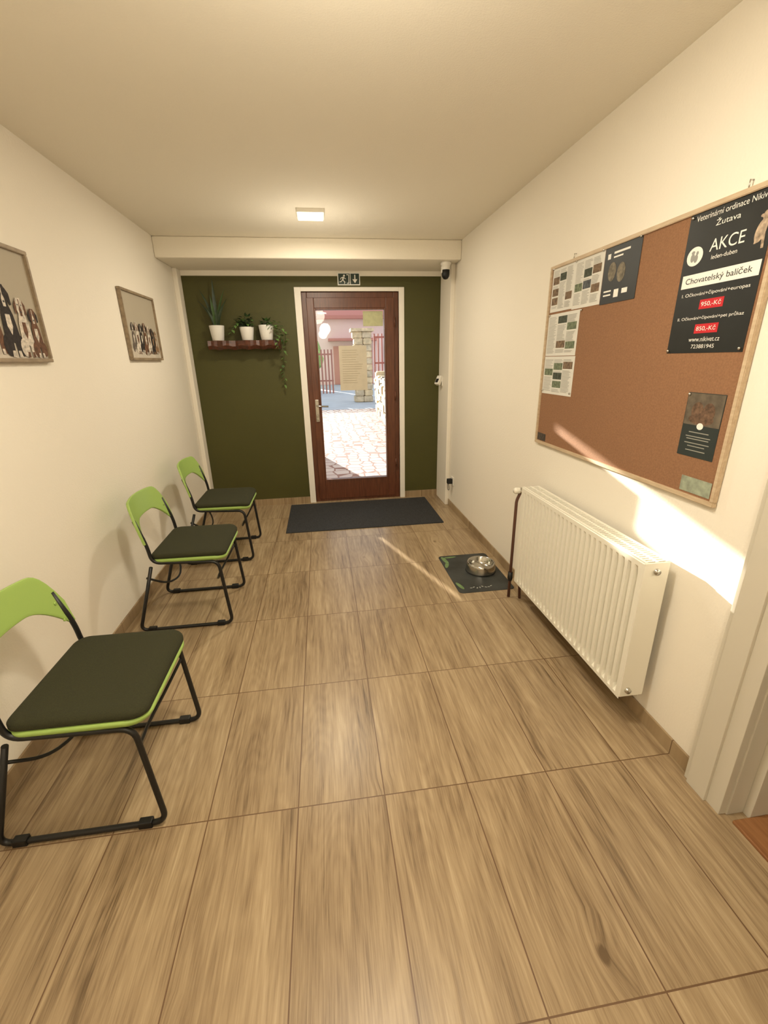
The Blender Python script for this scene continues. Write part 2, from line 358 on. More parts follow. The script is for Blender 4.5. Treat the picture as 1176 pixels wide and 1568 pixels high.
# ---------------- chairs
def chair(X,Y,rz=0):
    P=[]
    bm=bmesh.new()
    for s in (-1,1):
        y=0.222*s
        pts=[(-0.230,y*0.96,0.67),(-0.188,y,0.53),(-0.178,y,0.425),(0.165,y*0.97,0.405),(0.195,y,0.0105),(-0.315,y,0.0105),(-0.19,y,0.40)]
        addtube(bm,fillet(pts,0.045,7),0.0095,10)
    for x0,x1 in ((0.172,0.10),(-0.225,-0.13)):
        st=[(x0,-0.218,0.335),(x0+(x1-x0)*0.7,-0.13,0.25),(x1,0,0.225),(x0+(x1-x0)*0.7,0.13,0.25),(x0,0.218,0.335)]
        addtube(bm,fillet(st,0.08,6),0.006,8)
    bmesh.ops.recalc_face_normals(bm,faces=bm.faces[:])
    P.append(newobj('sled_frame',bm,BLACK))
    P.append(boxes('foot_pads',[((x-0.022,y-0.013,0),(x+0.022,y+0.013,0.026)) for x in (-0.25,0.13) for y in (-0.222,0.222)],BLACKP,0.004))
    w=lambda x,y: -0.012*max(0,(x-0.08)/0.12)**2+0.006*(y/0.22)**2
    P.append(slab('seat_shell',0.405,0.46,0.07,[(0.03,-0.026),(0.008,-0.02),(0,-0.008),(0,0),(0.006,0.004)],LIME,(0.005,0,0.435),w))
    P.append(slab('seat_cushion',0.392,0.445,0.05,[(0.004,0.0),(-0.002,0.006),(-0.002,0.018),(0.004,0.025),(0.014,0.029),(0.045,0.031)],CUSH,(0.007,0,0.438),w))
    bm=bmesh.new(); NU,NV=36,10; g=[]
    for i in range(NU+1):
        u=-1+2*i/NU; au=abs(u)
        zt=0.764-0.012*u*u-0.13*max(0,(au-0.66)/0.34)**2.6
        zb=0.645-0.012*u*u-0.125*max(0,(au-0.35)/0.65)**2.0
        if au>0.93: zb+= 0.03*((au-0.93)/0.07)**2
        col=[]
        for j in range(NV+1):
            z=zb+(zt-zb)*j/NV
            x=-0.194-0.045*(1-u*u)-(z-0.55)*0.22
            col.append(bm.verts.new((x,0.236*u,z)))
        g.append(col)
    for i in range(NU):
        for j in range(NV):
            bm.faces.new((g[i][j],g[i+1][j],g[i+1][j+1],g[i][j+1])).smooth=True
    bmesh.ops.recalc_face_normals(bm,faces=bm.faces[:])
    bk=newobj('backrest',bm,LIME,True)
    md=bk.modifiers.new('s','SOLIDIFY'); md.thickness=0.013; md.offset=0
    md=bk.modifiers.new('b','BEVEL'); md.width=0.004; md.segments=2
    P.append(bk)
    sc=bmesh.new()
    for s in (-1,1):
        for z in (0.56,0.63):
            x=-0.194-0.045*(1-0.85**2)-(z-0.55)*0.22+0.008
            addtube(sc,[(x-0.004,0.2*s,z),(x+0.002,0.2*s,z)],0.006,10)
    P.append(newobj('back_screws',sc,LIME))
    return group('waiting_room_chair',P,(X,Y,0),True,rz)
chair(-0.80,1.345); chair(-0.80,2.525); chair(-0.80,3.40)

# ---------------- mats
slab('door_mat',1.45,0.80,0.01,[(0,0.0),(0,0.006),(0.003,0.009)],MATD,(0.325,4.085,0.0),smooth=False)
parts=[slab('mat_base',0.38,0.57,0.03,[(0,0.0),(0,0.002),(0.001,0.003)],mat('feeding_mat_print',srgb(46,49,48),0.5,noise=0.5,nscale=7),(0.995,2.69,0),smooth=False)]
LG=mat('print_leaf_green',srgb(104,130,82),0.6,noise=0.3,nscale=40); 
def flat(name,lst,m,z):
    bm=bmesh.new()
    for j,pts in enumerate(lst): bm.faces.new([bm.verts.new((x,y,z+j*0.00003)) for x,y in pts])
    bmesh.ops.recalc_face_normals(bm,faces=bm.faces[:])
    return newobj(name,bm,m)
parts.append(flat('leaf_print',[ell(0.84,2.90,0.016,0.06,10),ell(0.835,2.82,0.014,0.05,-20),ell(0.89,2.94,0.05,0.012,5),ell(0.835,2.50,0.014,0.05,15)],LG,0.0035))
parts.append(flat('script_print',[ell(0.9+0.02*i,2.46+0.008*math.sin(i*2),0.009,0.004,30*i) for i in range(8)],mat('script_grey',srgb(170,172,165),0.7),0.0035))
group('feeding_mat',parts,(0.995,2.69,0))
lathe('dog_bowl',[(0.0,0.012),(0.07,0.012),(0.082,0.03),(0.086,0.066),(0.092,0.071),(0.097,0.069),(0.1,0.05),(0.105,0.012),(0.107,0.004),(0.1,0.0035),(0.0,0.004)],mat('bowl_steel',srgb(190,188,182),0.15,1.0),(1.05,2.70,0.001),48)

# ---------------- radiator
P=[]
X0,Y0,Y1,Z0,Z1=1.10,1.26,2.26,0.145,0.745
prof=[]; nfl=26; pitch=(Y1-Y0-0.04)/nfl
prof.append((Y0,0)); 
for i in range(nfl):
    s=Y0+0.02+i*pitch
    prof+=[(s+pitch*0.04,0),(s+pitch*0.20,0.022),(s+pitch*0.50,0.022),(s+pitch*0.66,0)]
prof.append((Y1,0))
for nm,xx,sg in (('front_panel',X0,1),('rear_panel',X0+0.085,-1)):
    bm=bmesh.new(); zs=[(Z0,0),(Z0+0.016,0),(Z0+0.045,1),(Z1-0.05,1),(Z1-0.022,0),(Z1-0.004,0),(Z1,-0.4)]
    g=[[bm.verts.new((xx+sg*d*k if k>=0 else xx+0.004,y,z)) for z,k in zs] for y,d in prof]
    for i in range(len(g)-1):
        for j in range(len(zs)-1):
            bm.faces.new((g[i][j],g[i+1][j],g[i+1][j+1],g[i][j+1]))
    bmesh.ops.recalc_face_normals(bm,faces=bm.faces[:])
    o=newobj(nm,bm,RAD); md=o.modifiers.new('s','SOLIDIFY'); md.thickness=0.002; md.offset=0
    P.append(o)
P.append(boxes('end_covers',[((X0,Y0-0.004,Z0+0.01),(X0+0.10,Y0+0.002,Z1)),((X0,Y1-0.002,Z0+0.01),(X0+0.10,Y1+0.004,Z1))],RAD,0.002))
bars=[((X0+0.002,Y0,Z1-0.006),(X0+0.014,Y1,Z1+0.003)),((X0+0.086,Y0,Z1-0.006),(X0+0.10,Y1,Z1+0.003)),((X0+0.045,Y0,Z1-0.004),(X0+0.055,Y1,Z1+0.003))]
n=62
for i in range(n):
    y=Y0+0.01+(Y1-Y0-0.02)*i/(n-1); bars.append(((X0+0.012,y-0.003,Z1-0.004),(X0+0.088,y+0.003,Z1+0.002)))
P.append(boxes('top_grille',bars,RAD))
P.append(box('convector_core',(X0+0.035,Y0+0.03,Z0+0.03),(X0+0.06,Y1-0.03,Z1-0.08),RAD))
P.append(lathe('vent_plug',[(0.0,-0.01),(0.011,-0.01),(0.013,0.0),(0.013,0.003)],STEEL,(X0+0.05,Y0-0.004,Z1-0.035),16,'y'))
P.append(lathe('blank_plug',[(0.0,-0.01),(0.011,-0.01),(0.013,0.0),(0.013,0.003)],STEEL,(X0+0.03,Y0-0.004,Z0+0.04),16,'y'))
P.append(boxes('wall_brackets',[((X0+0.09,y,Z0+0.06),(XR,y+0.03,Z1-0.06)) for y in (1.42,2.08)],RAD))
P.append(tube('supply_pipe',[fillet([(X0+0.02,Y1,Z1-0.035),(X0+0.02,Y1+0.05,Z1-0.035),(X0+0.0,Y1+0.06,Z1-0.10),(X0+0.0,Y1+0.06,0.0)],0.02)],0.009,PIPE))
P.append(tube('return_pipe',[fillet([(X0+0.045,Y1,Z0+0.04),(X0+0.045,Y1+0.03,Z0+0.04),(X0+0.06,Y1+0.03,0.0)],0.015)],0.0085,PIPE))
P.append(lathe('valve_body',[(0.0,0),(0.014,0),(0.014,0.03),(0.018,0.032),(0.018,0.045),(0.0,0.045)],STEEL,(X0+0.02,Y1+0.005,Z1-0.035),16,'y'))
P.append(lathe('thermostat_head',[(0.0,0),(0.013,0),(0.017,-0.012),(0.019,-0.035),(0.014,-0.045),(0,-0.045)],RAD,(X0+0.02,Y1+0.05,Z1-0.035),20,'x'))
P.append(lathe('lockshield_valve',[(0.0,0),(0.012,0),(0.016,0.02),(0.014,0.06),(0.0,0.06)],BLACKP,(X0+0.0,Y1+0.06,Z0-0.03),16,'z'))
group('radiator',P,(1.15,1.76,0.145))

# ---------------- cork board
P=[]
by0,by1,bz0,bz1=1.17,2.41,0.975,1.885
f=Fr((XR,by1,bz0),'R'); W=by1-by0; H=bz1-bz0; t=0.016
P.append(f.rect('cork_sheet',t,t,W-t,H-t,CORK,0.002,0.008))
bm=bmesh.new()
for x0,y0,x1,y1 in ((0,0,W,t),(0,H-t,W,H),(0,t,t,H-t),(W-t,t,W,H-t)):
    addbox(bm,(XR-0.018,by1-x1,bz0+y0),(XR-0.001,by1-x0,bz0+y1))
bmesh.ops.bevel(bm,geom=bm.edges[:],offset=0.002,segments=2,affect='EDGES')
P.append(newobj('wooden_frame',bm,OAKF))
D=0.0105
def U(y): return by1-y
def V(z): return z-bz0
x0,x1,y0,y1=U(1.497),U(1.2),V(1.45),V(1.87); cx=(x0+x1)/2
P.append(f.rect('clinic_poster',x0,y0,x1,y1,PDARK,D,0.0008)); dd=D+0.0014
for nm,s,z,w,h,xo in (('t1','Veterinární ordinace Nikivet',1.853,0.255,0.016,0.005),('t2','Žutava',1.826,0.085,0.02,0),('t3','AKCE',1.764,0.12,0.034,0.012),('t4','leden-duben',1.73,0.09,0.012,0.01),
      ('t6','I. Očkování+čipování+europas',1.629,0.25,0.014,0),('t8','II. Očkování+čipování+pet průkaz',1.557,0.25,0.014,0),('t10','www.nikivet.cz',1.492,0.12,0.014,0),('t11','723881945',1.47,0.09,0.012,0)):
    P.append(f.text('poster_text_'+nm,s,cx+xo,V(z),w,h,PWHITE,dd))
P.append(f.rect('poster_banner',x0+0.012,V(1.652),x1-0.006,V(1.692),PWHITE,dd-0.0003))
P.append(f.text('poster_banner_text','Chovatelský balíček',cx,V(1.671),0.24,0.024,INK,dd+0.0004))
for z,s in ((1.597,'950,-Kč'),(1.524,'850,-Kč')):
    P.append(f.rect('price_label',cx-0.045,V(z-0.014),cx+0.045,V(z+0.014),RED,dd-0.0003))
    P.append(f.text('price_text',s,cx,V(z),0.075,0.016,PWHITE,dd+0.0004))
P.append(f.polys('poster_logo',[ell(x0+0.046,V(1.745),0.032,0.028,0,24)],PWHITE,dd))
P.append(f.polys('poster_logo_dog',[ell(x0+0.038,V(1.742),0.008,0.013),ell(x0+0.052,V(1.738),0.008,0.012),ell(x0+0.038,V(1.757),0.007,0.005),ell(x0+0.055,V(1.753),0.005,0.006)],mat('logo_grey',srgb(150,150,145),0.7),dd+0.0003))
P.append(f.polys('poster_dog_print',[ell(x1-0.03,V(1.765),0.016,0.030,-15),ell(x1-0.022,V(1.80),0.011,0.013),[(x1-0.045,V(1.735)),(x1-0.038,V(1.735)),(x1-0.03,V(1.77)),(x1-0.038,V(1.775))],[(x1-0.02,V(1.72)),(x1-0.012,V(1.72)),(x1-0.016,V(1.77)),(x1-0.026,V(1.77))],ell(x1-0.034,V(1.802),0.006,0.004),ell(x1-0.014,V(1.81),0.005,0.009)],mat('dog_print_tan',srgb(170,150,128),0.7,noise=0.5,nscale=80),dd))
def pins(lst):
    bm=bmesh.new()
    for y,z in lst:
        bmesh.ops.create_uvsphere(bm,u_segments=10,v_segments=6,radius=0.005,matrix=Matrix.Translation((XR-0.014,y,z)))
    return newobj('push_pins',bm,STEEL,True)
P.append(pins([(1.485,1.86),(1.49,1.458),(1.21,1.46),(2.38,1.87),(2.17,1.868),(1.96,1.87),(1.73,1.868),(2.38,1.65),(2.08,1.65),(2.38,1.27),(2.10,1.27),(1.355,1.32)]))
x0,x1,y0,y1=U(1.945),U(1.72),V(1.655),V(1.872)
P.append(f.rect('portrait_flyer',x0,y0,x1,y1,PDARK,D+0.0012,0.0006)); d2=D+0.0024
P.append(f.polys('flyer_pictures',[ell(x0+0.06,y0+0.12,0.026,0.036),ell(x0+0.12,y0+0.11,0.026,0.036)],mat('flyer_photo',srgb(120,112,96),0.7,noise=0.5,nscale=60),d2))
P.append(f.polys('flyer_labels',[[(x0+a,y0+b_),(x0+a+w,y0+b_),(x0+a+w,y0+b_+h),(x0+a,y0+b_+h)] for a,b_,w,h in ((0.02,0.17,0.02,0.02),(0.06,0.185,0.1,0.008),(0.06,0.17,0.06,0.006),(0.09,0.02,0.03,0.03),(0.14,0.03,0.035,0.018),(0.02,0.03,0.05,0.006),(0.02,0.045,0.05,0.006))],PWHITE,d2))
FP=[mat('news_photo_%d'%i,srgb(*c),0.8,noise=0.5,nscale=70) for i,c in enumerate(((70,76,64),(110,120,96),(120,100,80),(84,88,92)))]
NT=mat('news_text',srgb(170,168,160),0.8)
def news(nm,ya,yb,za,zb,k):
    x0,x1,y0,y1=U(ya),U(yb),V(za),V(zb); out=[f.rect(nm,x0,y0,x1,y1,PAPER,D+k*0.0008,0.0006)]
    d3=D+k*0.0008+0.001; w=x1-x0; h=y1-y0; lines=[]; ph=[[],[],[],[]]
    cols=3; cw=(w-0.02)/cols
    for c in range(cols):
        y=y1-0.015
        while y>y0+0.015:
            if random.random()<0.09 and y-0.04>y0+0.01:
                q=random.randrange(4); a=x0+0.01+c*cw
                ph[q].append([(a,y-0.034),(a+cw-0.006,y-0.034),(a+cw-0.006,y),(a,y)]); y-=0.042
            else:
                a=x0+0.01+c*cw; l=(cw-0.008)*random.uniform(0.7,1)
                lines.append([(a,y-0.0022),(a+l,y-0.0022),(a+l,y),(a,y)]); y-=0.0058
    out.append(f.polys(nm+'_text',lines,NT,d3))
    for q in range(4):
        if ph[q]: out.append(f.polys(nm+'_photos',ph[q],FP[q],d3))
    return out
P+=news('newsletter_a',2.385,2.17,1.665,1.872,1); P+=news('newsletter_b',2.175,1.95,1.66,1.87,0)
P+=news('newsletter_c',2.39,2.095,1.45,1.655,0); P+=news('newsletter_d',2.39,2.09,1.255,1.447,0)
x0,x1,y0,y1=U(1.362),U(1.215),V(1.117),V(1.326)
P.append(f.rect('puppy_flyer',x0,y0,x1,y1,mat('flyer_slate',srgb(42,50,48),0.6),D,0.0008))
P.append(f.rect('puppy_flyer_photo',x0+0.002,y0+0.105,x1-0.002,y1-0.002,mat('flyer_grey',srgb(98,88,74),0.7,noise=0.4,nscale=30),D+0.0012))
P.append(f.polys('puppy_print',[ell(x0+0.05,y0+0.15,0.024,0.03),ell(x0+0.095,y0+0.148,0.024,0.032),ell(x0+0.07,y0+0.125,0.05,0.018)],mat('puppy_brown',srgb(104,80,62),0.8,noise=0.5,nscale=90),D+0.0016))
P.append(f.polys('puppy_flyer_logo',[ell(x0+0.073,y0+0.103,0.013,0.011)],PWHITE,D+0.0019))
P.append(f.polys('puppy_flyer_text',[[(x0+0.073-w/2,y0+y),(x0+0.073+w/2,y0+y),(x0+0.073+w/2,y0+y+0.003),(x0+0.073-w/2,y0+y+0.003)] for y,w in ((0.08,0.08),(0.066,0.1),(0.058,0.09),(0.044,0.1),(0.034,0.07),(0.02,0.08))],mat('flyer_text',srgb(150,150,140),0.8),D+0.0014))
x0,x1,y0,y1=U(1.32),U(1.195),V(0.998),V(1.05)
P.append(f.rect('sticker_teal',x0,y0,x1,y1,mat('sticker_teal',srgb(150,158,138),0.7,noise=0.3,nscale=40),D,0.0008))
x0,x1,y0,y1=U(2.39),U(2.30),V(0.995),V(1.035)
P.append(f.rect('small_photo_strip',x0,y0,x1,y1,mat('photo_strip_dark',srgb(70,62,54),0.7,noise=0.6,nscale=90),D,0.0008))
P.append(tube('hanging_hooks',[[(XR-0.001,y,bz1+0.02),(XR-0.012,y,bz1+0.02),(XR-0.012,y,bz1-0.002)] for y in (2.2,1.3)],0.002,STEEL,6))
group('cork_notice_board',P,(XR,1.79,1.43))

# ---------------- pictures with dogs
PBG=mat('photo_backdrop',srgb(178,168,149),0.7,noise=0.04,nscale=2); PFL=mat('photo_ground',srgb(200,190,174),0.7,noise=0.12,nscale=12)
DC=[mat('fur_%s'%n,srgb(*c),0.8,noise=0.4,nscale=70) for n,c in (('black',(44,37,34)),('chestnut',(104,72,52)),('white',(204,194,180)),('grey',(98,88,80)),('tan',(142,112,84)))]
def dog(f,x,y,s,body,patch,d,P,nm):
    k=1.0
    E=lambda cx,cy,a,b_,r=0: ell(x+cx*s*k,y+cy*s,a*s*k,b_*s,r)
    Q=lambda pts: [(x+a*s*k,y+b_*s) for a,b_ in pts]
    # sitting dog seen from the front: haunches, chest, neck, head, muzzle, drop ears
    P.append(f.polys(nm+'_body',[E(-0.14,0.16,0.10,0.15),E(0.14,0.16,0.10,0.15),Q([(-0.17,0.18),(-0.15,0.42),(-0.13,0.58),(-0.075,0.72),(0.075,0.72),(0.13,0.58),(0.15,0.42),(0.17,0.18),(0.11,0.0),(0.03,0.0),(0.02,0.2),(-0.02,0.2),(-0.03,0.0),(-0.11,0.0)]),
       Q([(-0.07,0.68),(-0.105,0.80),(-0.10,0.90),(-0.06,0.97),(0.06,0.97),(0.10,0.90),(0.105,0.80),(0.07,0.68),(0.03,0.64),(-0.03,0.64)])],DC[body],d))
    ear=DC[1] if body==2 else DC[body]
    P.append(f.polys(nm+'_ears',[Q([(-0.085,0.94),(-0.15,0.86),(-0.155,0.72),(-0.115,0.70),(-0.09,0.80)]),Q([(0.085,0.94),(0.15,0.86),(0.155,0.72),(0.115,0.70),(0.09,0.80)])],DC[0] if body in (1,3) else ear,d+0.0002))
    P.append(f.polys(nm+'_markings',[Q([(-0.05,0.58),(0.05,0.58),(0.06,0.42),(0.0,0.30),(-0.06,0.42)]),Q([(-0.03,0.68),(-0.035,0.78),(-0.01,0.84),(-0.012,0.95),(0.012,0.95),(0.01,0.84),(0.035,0.78),(0.03,0.68)]),Q([(-0.11,0),(-0.035,0),(-0.035,0.09),(-0.095,0.09)]),Q([(0.035,0),(0.11,0),(0.095,0.09),(0.035,0.09)])],DC[patch],d+0.0003))
    P.append(f.polys(nm+'_face',[E(-0.048,0.86,0.012,0.011),E(0.048,0.86,0.012,0.011),E(0,0.745,0.02,0.014)],BLACKP,d+0.0006))
def picture(ya,yb,za,zb,dogs):
    f=Fr((XL,ya,za),'L'); w=yb-ya; h=zb-za; P=[]; t=0.016
    bm=bmesh.new()
    for x0,y0,x1,y1 in ((0,0,w,t),(0,h-t,w,h),(0,t,t,h-t),(w-t,t,w,h-t)):
        addbox(bm,(XL+0.001,ya+x0,za+y0),(XL+0.024,ya+x1,za+y1))
    bmesh.ops.bevel(bm,geom=bm.edges[:],offset=0.002,segments=2,affect='EDGES')
    P.append(newobj('picture_frame',bm,GREYF))
    P.append(f.rect('photo_print',t,t,w-t,h-t,PBG,0.004,0.008))
    P.append(f.rect('photo_ground',t,t,w-t,t+h*0.13,PFL,0.0125))
    for i,(x,y,s,bd,pt) in enumerate(dogs): dog(f,x,y,s,bd,pt,0.0132+i*0.0009,P,'dog_%d'%(i+1))
    return group('framed_dog_photo',P,(XL,(ya+yb)/2,za))
picture(3.18,3.765,1.478,1.91,[(0.11,0.05,0.19,3,2),(0.175,0.04,0.21,2,1),(0.24,0.05,0.19,0,2),(0.31,0.035,0.215,1,2),(0.375,0.045,0.19,2,1),(0.44,0.042,0.18,0,4),(0.50,0.045,0.16,4,2)])
picture(1.685,2.275,1.468,1.908,[(0.09,0.03,0.22,1,2),(0.18,0.022,0.25,2,1),(0.275,0.03,0.22,1,2),(0.365,0.02,0.275,0,2),(0.455,0.02,0.235,2,1),(0.525,0.02,0.20,1,2)])

# ---------------- shelf & plants
SW=wood_mat('dark_live_edge_wood',srgb(64,34,22),srgb(100,56,36),(2,10,10),0.45)
bm=bmesh.new(); n=24
rings=[]
for i in range(n+1):
    x=-1.0+0.645*i/n; yv=4.405+0.012*math.sin(i*0.9)+0.008*math.sin(i*2.3)
    zb=1.565+0.006*math.sin(i*1.3)
    rings.append([bm.verts.new(p) for p in ((x,YB-0.004,1.57),(x,yv+0.025,zb),(x,yv,zb+0.03),(x,yv+0.008,1.64),(x,YB-0.004,1.64))])
for i in range(n):
    for k in range(5): bm.faces.new((rings[i][k],rings[i][(k+1)%5],rings[i+1][(k+1)%5],rings[i+1][k]))
bm.faces.new(rings[0]); bm.faces.new(rings[-1][::-1]); bmesh.ops.recalc_face_normals(bm,faces=bm.faces[:])
newobj('wooden_wall_shelf',bm,SW)
POT=mat('white_ceramic',srgb(232,230,224),0.3); SOIL=mat('potting_soil',srgb(44,32,24),0.95,bump=0.5,bscale=200)
LEAF=[mat('leaf_%d'%i,srgb(*c),0.5,noise=0.3,nscale=30) for i,c in enumerate(((38,56,30),(62,90,46),(96,128,66)))]
def pot(x,y,z,r,h): 
    return [lathe('ceramic_pot',[(0,0),(r*0.72,0),(r*0.78,0.005),(r,h-0.01),(r,h),(r*0.9,h),(r*0.86,h-0.02),(0,h-0.021)],POT,(x,y,z),28), lathe('soil',[(0,h-0.013),(r*0.85,h-0.016)],SOIL,(x,y,z),20)]
def addleaf(bm,p,d,L_,w,up=Vector((0,0,1)),curl=0.2,mi=0):
    d=d.normalized(); s=d.cross(up)
    s=s.normalized() if s.length>0.01 else Vector((1,0,0)); nn=s.cross(d)
    prof=[(0,0.03),(0.15,0.7),(0.35,1.0),(0.6,0.8),(0.85,0.35),(1,0.02)]
    a=[]
    for t,ww in prof:
        c=p+d*L_*t-nn*curl*L_*t*t
        a.append((bm.verts.new(c-s*w*ww/2+nn*w*0.12*ww),bm.verts.new(c),bm.verts.new(c+s*w*ww/2+nn*w*0.12*ww)))
    for i in range(len(a)-1):
        for k in (0,1):
            q=bm.faces.new((a[i][k],a[i][k+1],a[i+1][k+1],a[i+1][k])); q.smooth=True; q.material_index=mi
SZ=1.641
pp=pot(-0.915,4.475,SZ,0.066,0.13); bm=bmesh.new()
for k,(ang,ln,lean,w) in enumerate(((1.4,0.42,0.05,0.026),(2.9,0.33,0.30,0.022),(0.2,0.34,0.28,0.022),(3.3,0.24,0.5,0.02),(-0.3,0.25,0.45,0.022),(4.4,0.28,0.12,0.022),(5.2,0.20,0.3,0.02),(3.9,0.18,0.4,0.02))):
    a=ang; dx,dy=math.cos(a)*0.02,math.sin(a)*0.02
    base=Vector((-0.915+dx,4.475+dy*0.8,SZ+0.105)); sd=Vector((0.9,0.35*math.sin(k*2.0),0)).normalized(); pr_=[]
    for j in range(9):
        t=j/8; c=base+Vector((math.cos(a)*lean*ln*t*t,min(0.6*math.sin(a)*lean*ln*t*t,0.03),ln*t))
        ww=w*(0.75+0.5*math.sin(t*math.pi))*(1-t**4)+0.0008
        s2=(sd+Vector((0,0.4*math.sin(t*3+k),0))).normalized()
        pr_.append((bm.verts.new(c-s2*ww/2),bm.verts.new(c+Vector((0,0.004,0))),bm.verts.new(c+s2*ww/2)))
    for j in range(8):
        for q in (0,1):
            ff=bm.faces.new((pr_[j][q],pr_[j][q+1],pr_[j+1][q+1],pr_[j+1][q])); ff.smooth=True; ff.material_index=1 if k%3==2 else 0
pp.append(newobj('sword_leaves',bm,mats=LEAF[:2])); group('potted_snake_plant',pp,(-0.915,4.475,SZ))
def bushy(name,cx,cy,r,h,n,spread,vines,xlim):
    pp=pot(cx,cy,SZ,r,h); bm=bmesh.new()
    for k in range(n):
        a=random.uniform(0,6.28); el=random.uniform(0.2,1.3)
        d=Vector((math.cos(a)*math.cos(el),math.sin(a)*math.cos(el)*0.7,math.sin(el)))
        st=Vector((cx,cy,SZ+h-0.01)); e_=st+d*random.uniform(0.03,spread)
        if e_.y>YB-0.03: e_.y=YB-0.03
        e_.x=max(xlim[0],min(xlim[1],e_.x))
        addtube(bm,[st,(st+e_)/2+Vector((0,0,0.01)),e_],0.0015,5,0)
        d2=Vector((d.x*0.6,-abs(d.y)*0.6-0.1,random.uniform(-0.2,0.5)))
        addleaf(bm,e_,d2,random.uniform(0.028,0.05),random.uniform(0.018,0.032),mi=random.choice((0,1,1,2)))
    for vp in vines:
        addtube(bm,fillet(vp,0.04,6),0.0018,5,1)
        for j in range(len(vp)-1):
            A,B=Vector(vp[j]),Vector(vp[j+1]); m_=max(2,int((B-A).length/0.028))
            for q in range(m_):
                c=A.lerp(B,(q+0.5)/m_)
                addleaf(bm,c,Vector((random.uniform(-1,1),-0.45,random.uniform(-0.7,0.3))),random.uniform(0.03,0.048),random.uniform(0.022,0.036),mi=random.choice((1,2,2)))
    pp.append(newobj('foliage',bm,mats=LEAF)); group(name,pp,(cx,cy,SZ))
bushy('potted_jade_plant',-0.65,4.47,0.064,0.115,80,0.11,[[(-0.65,4.46,1.75),(-0.71,4.44,1.80),(-0.77,4.43,1.74),(-0.785,4.42,1.70)]],(-0.79,-0.605))
bushy('potted_trailing_ivy',-0.475,4.475,0.068,0.13,22,0.06,[[(-0.475,4.47,1.765),(-0.43,4.40,1.79),(-0.36,4.385,1.72),(-0.325,4.39,1.60)],[(-0.46,4.46,1.765),(-0.36,4.42,1.77),(-0.325,4.44,1.66),(-0.33,4.46,1.50),(-0.36,4.5,1.40),(-0.345,4.51,1.28),(-0.36,4.51,1.22)],[(-0.46,4.46,1.765),(-0.40,4.39,1.76),(-0.375,4.375,1.60),(-0.36,4.40,1.52)],[(-0.46,4.46,1.765),(-0.37,4.42,1.80),(-0.30,4.43,1.70),(-0.31,4.46,1.60)]],(-0.50,-0.40))

# ---------------- small fixtures
P=[lathe('camera_mount',[(0,0),(0.045,0),(0.045,-0.018),(0.04,-0.022),(0.03,-0.05),(0.03,-0.075),(0.0,-0.075)],WHITE,(1.13,4.13,2.231),24),
   lathe('camera_lens_dome',[(0.0,-0.135),(0.018,-0.13),(0.031,-0.112),(0.034,-0.095),(0.034,-0.06),(0.0,-0.06)],BLACKP,(1.13,4.13,2.231),24),
   lathe('camera_shell',[(0.035,-0.03),(0.038,-0.035),(0.038,-0.08),(0.035,-0.085)],WHITE,(1.13,4.14,2.231),24)]
group('security_camera',P,(1.13,4.13,2.231))
P=[box('bracket_plate',(1.192,4.40,1.19),(1.2,4.47,1.28),WHITE,0.002),
   box('sensor_body',(-0.02,-0.028,-0.045),(0.02,0.028,0.045),WHITE,0.008),box('sensor_window',(-0.0225,-0.018,-0.03),(-0.0195,0.018,0.01),BLACKP,0.001)]
for o in P[1:]:
    o.rotation_euler=(0.0,0.5,0.5); o.location=(1.165,4.42,1.24)
group('motion_sensor',P,(1.19,4.43,1.235))
P=[box('socket_plate',(XR-0.01,4.03,0.25),(XR-0.001,4.11,0.33),WHITE,0.003),box('charger_body',(XR-0.06,4.05,0.265),(XR-0.01,4.09,0.315),BLACKP,0.006),
   tube('charger_cable',[fillet([(XR-0.055,4.07,0.268),(XR-0.05,4.08,0.2),(XR-0.02,4.12,0.18),(XR-0.02,4.17,0.26)],0.03)],0.003,BLACKP,6)]
group('wall_socket_with_charger',P,(XR,4.07,0.29))

# ---------------- ceiling LED panels
LC=(1,0.90,0.725)
LED=mat('led_diffuser',srgb(255,246,225),0.5,emit=(1,0.88,0.62,1),es=5)
def led(x,y,s,power,fill_ratio=0.3):
    P=[boxes('led_housing',[((x-s/2-0.006,y-s/2-0.006,ZC-0.022),(x+s/2+0.006,y-s/2,ZC)),((x-s/2-0.006,y+s/2,ZC-0.022),(x+s/2+0.006,y+s/2+0.006,ZC)),((x-s/2-0.006,y-s/2,ZC-0.022),(x-s/2,y+s/2,ZC)),((x+s/2,y-s/2,ZC-0.022),(x+s/2+0.006,y+s/2,ZC))],WHITE),
       box('led_diffuser',(x-s/2,y-s/2,ZC-0.026),(x+s/2,y+s/2,ZC-0.004),LED)]
    l=bpy.data.lights.new('led_lamp','AREA'); l.shape='SQUARE'; l.size=s; l.energy=power; l.color=LC
    o=bpy.data.objects.new('led_lamp',l); o.location=(x,y,ZC-0.03); COL.objects.link(o); P.append(o)
    l=bpy.data.lights.new('ceiling_fill','POINT'); l.shadow_soft_size=0.09; l.energy=power*fill_ratio; l.color=LC  # added fill lamp below the panel, brightens ceiling and upper walls
    o=bpy.data.objects.new('ceiling_fill',l); o.location=(x,y,ZC-0.42); COL.objects.link(o); P.append(o)
    group('ceiling_led_panel',P,(x,y,ZC))
led(0.0,3.41,0.165,17,0.35); led(0.12,1.1,0.165,18,0.75); led(0.1,-0.4,0.165,12,0.8)  # third panel, unseen behind the camera, is added as room fill

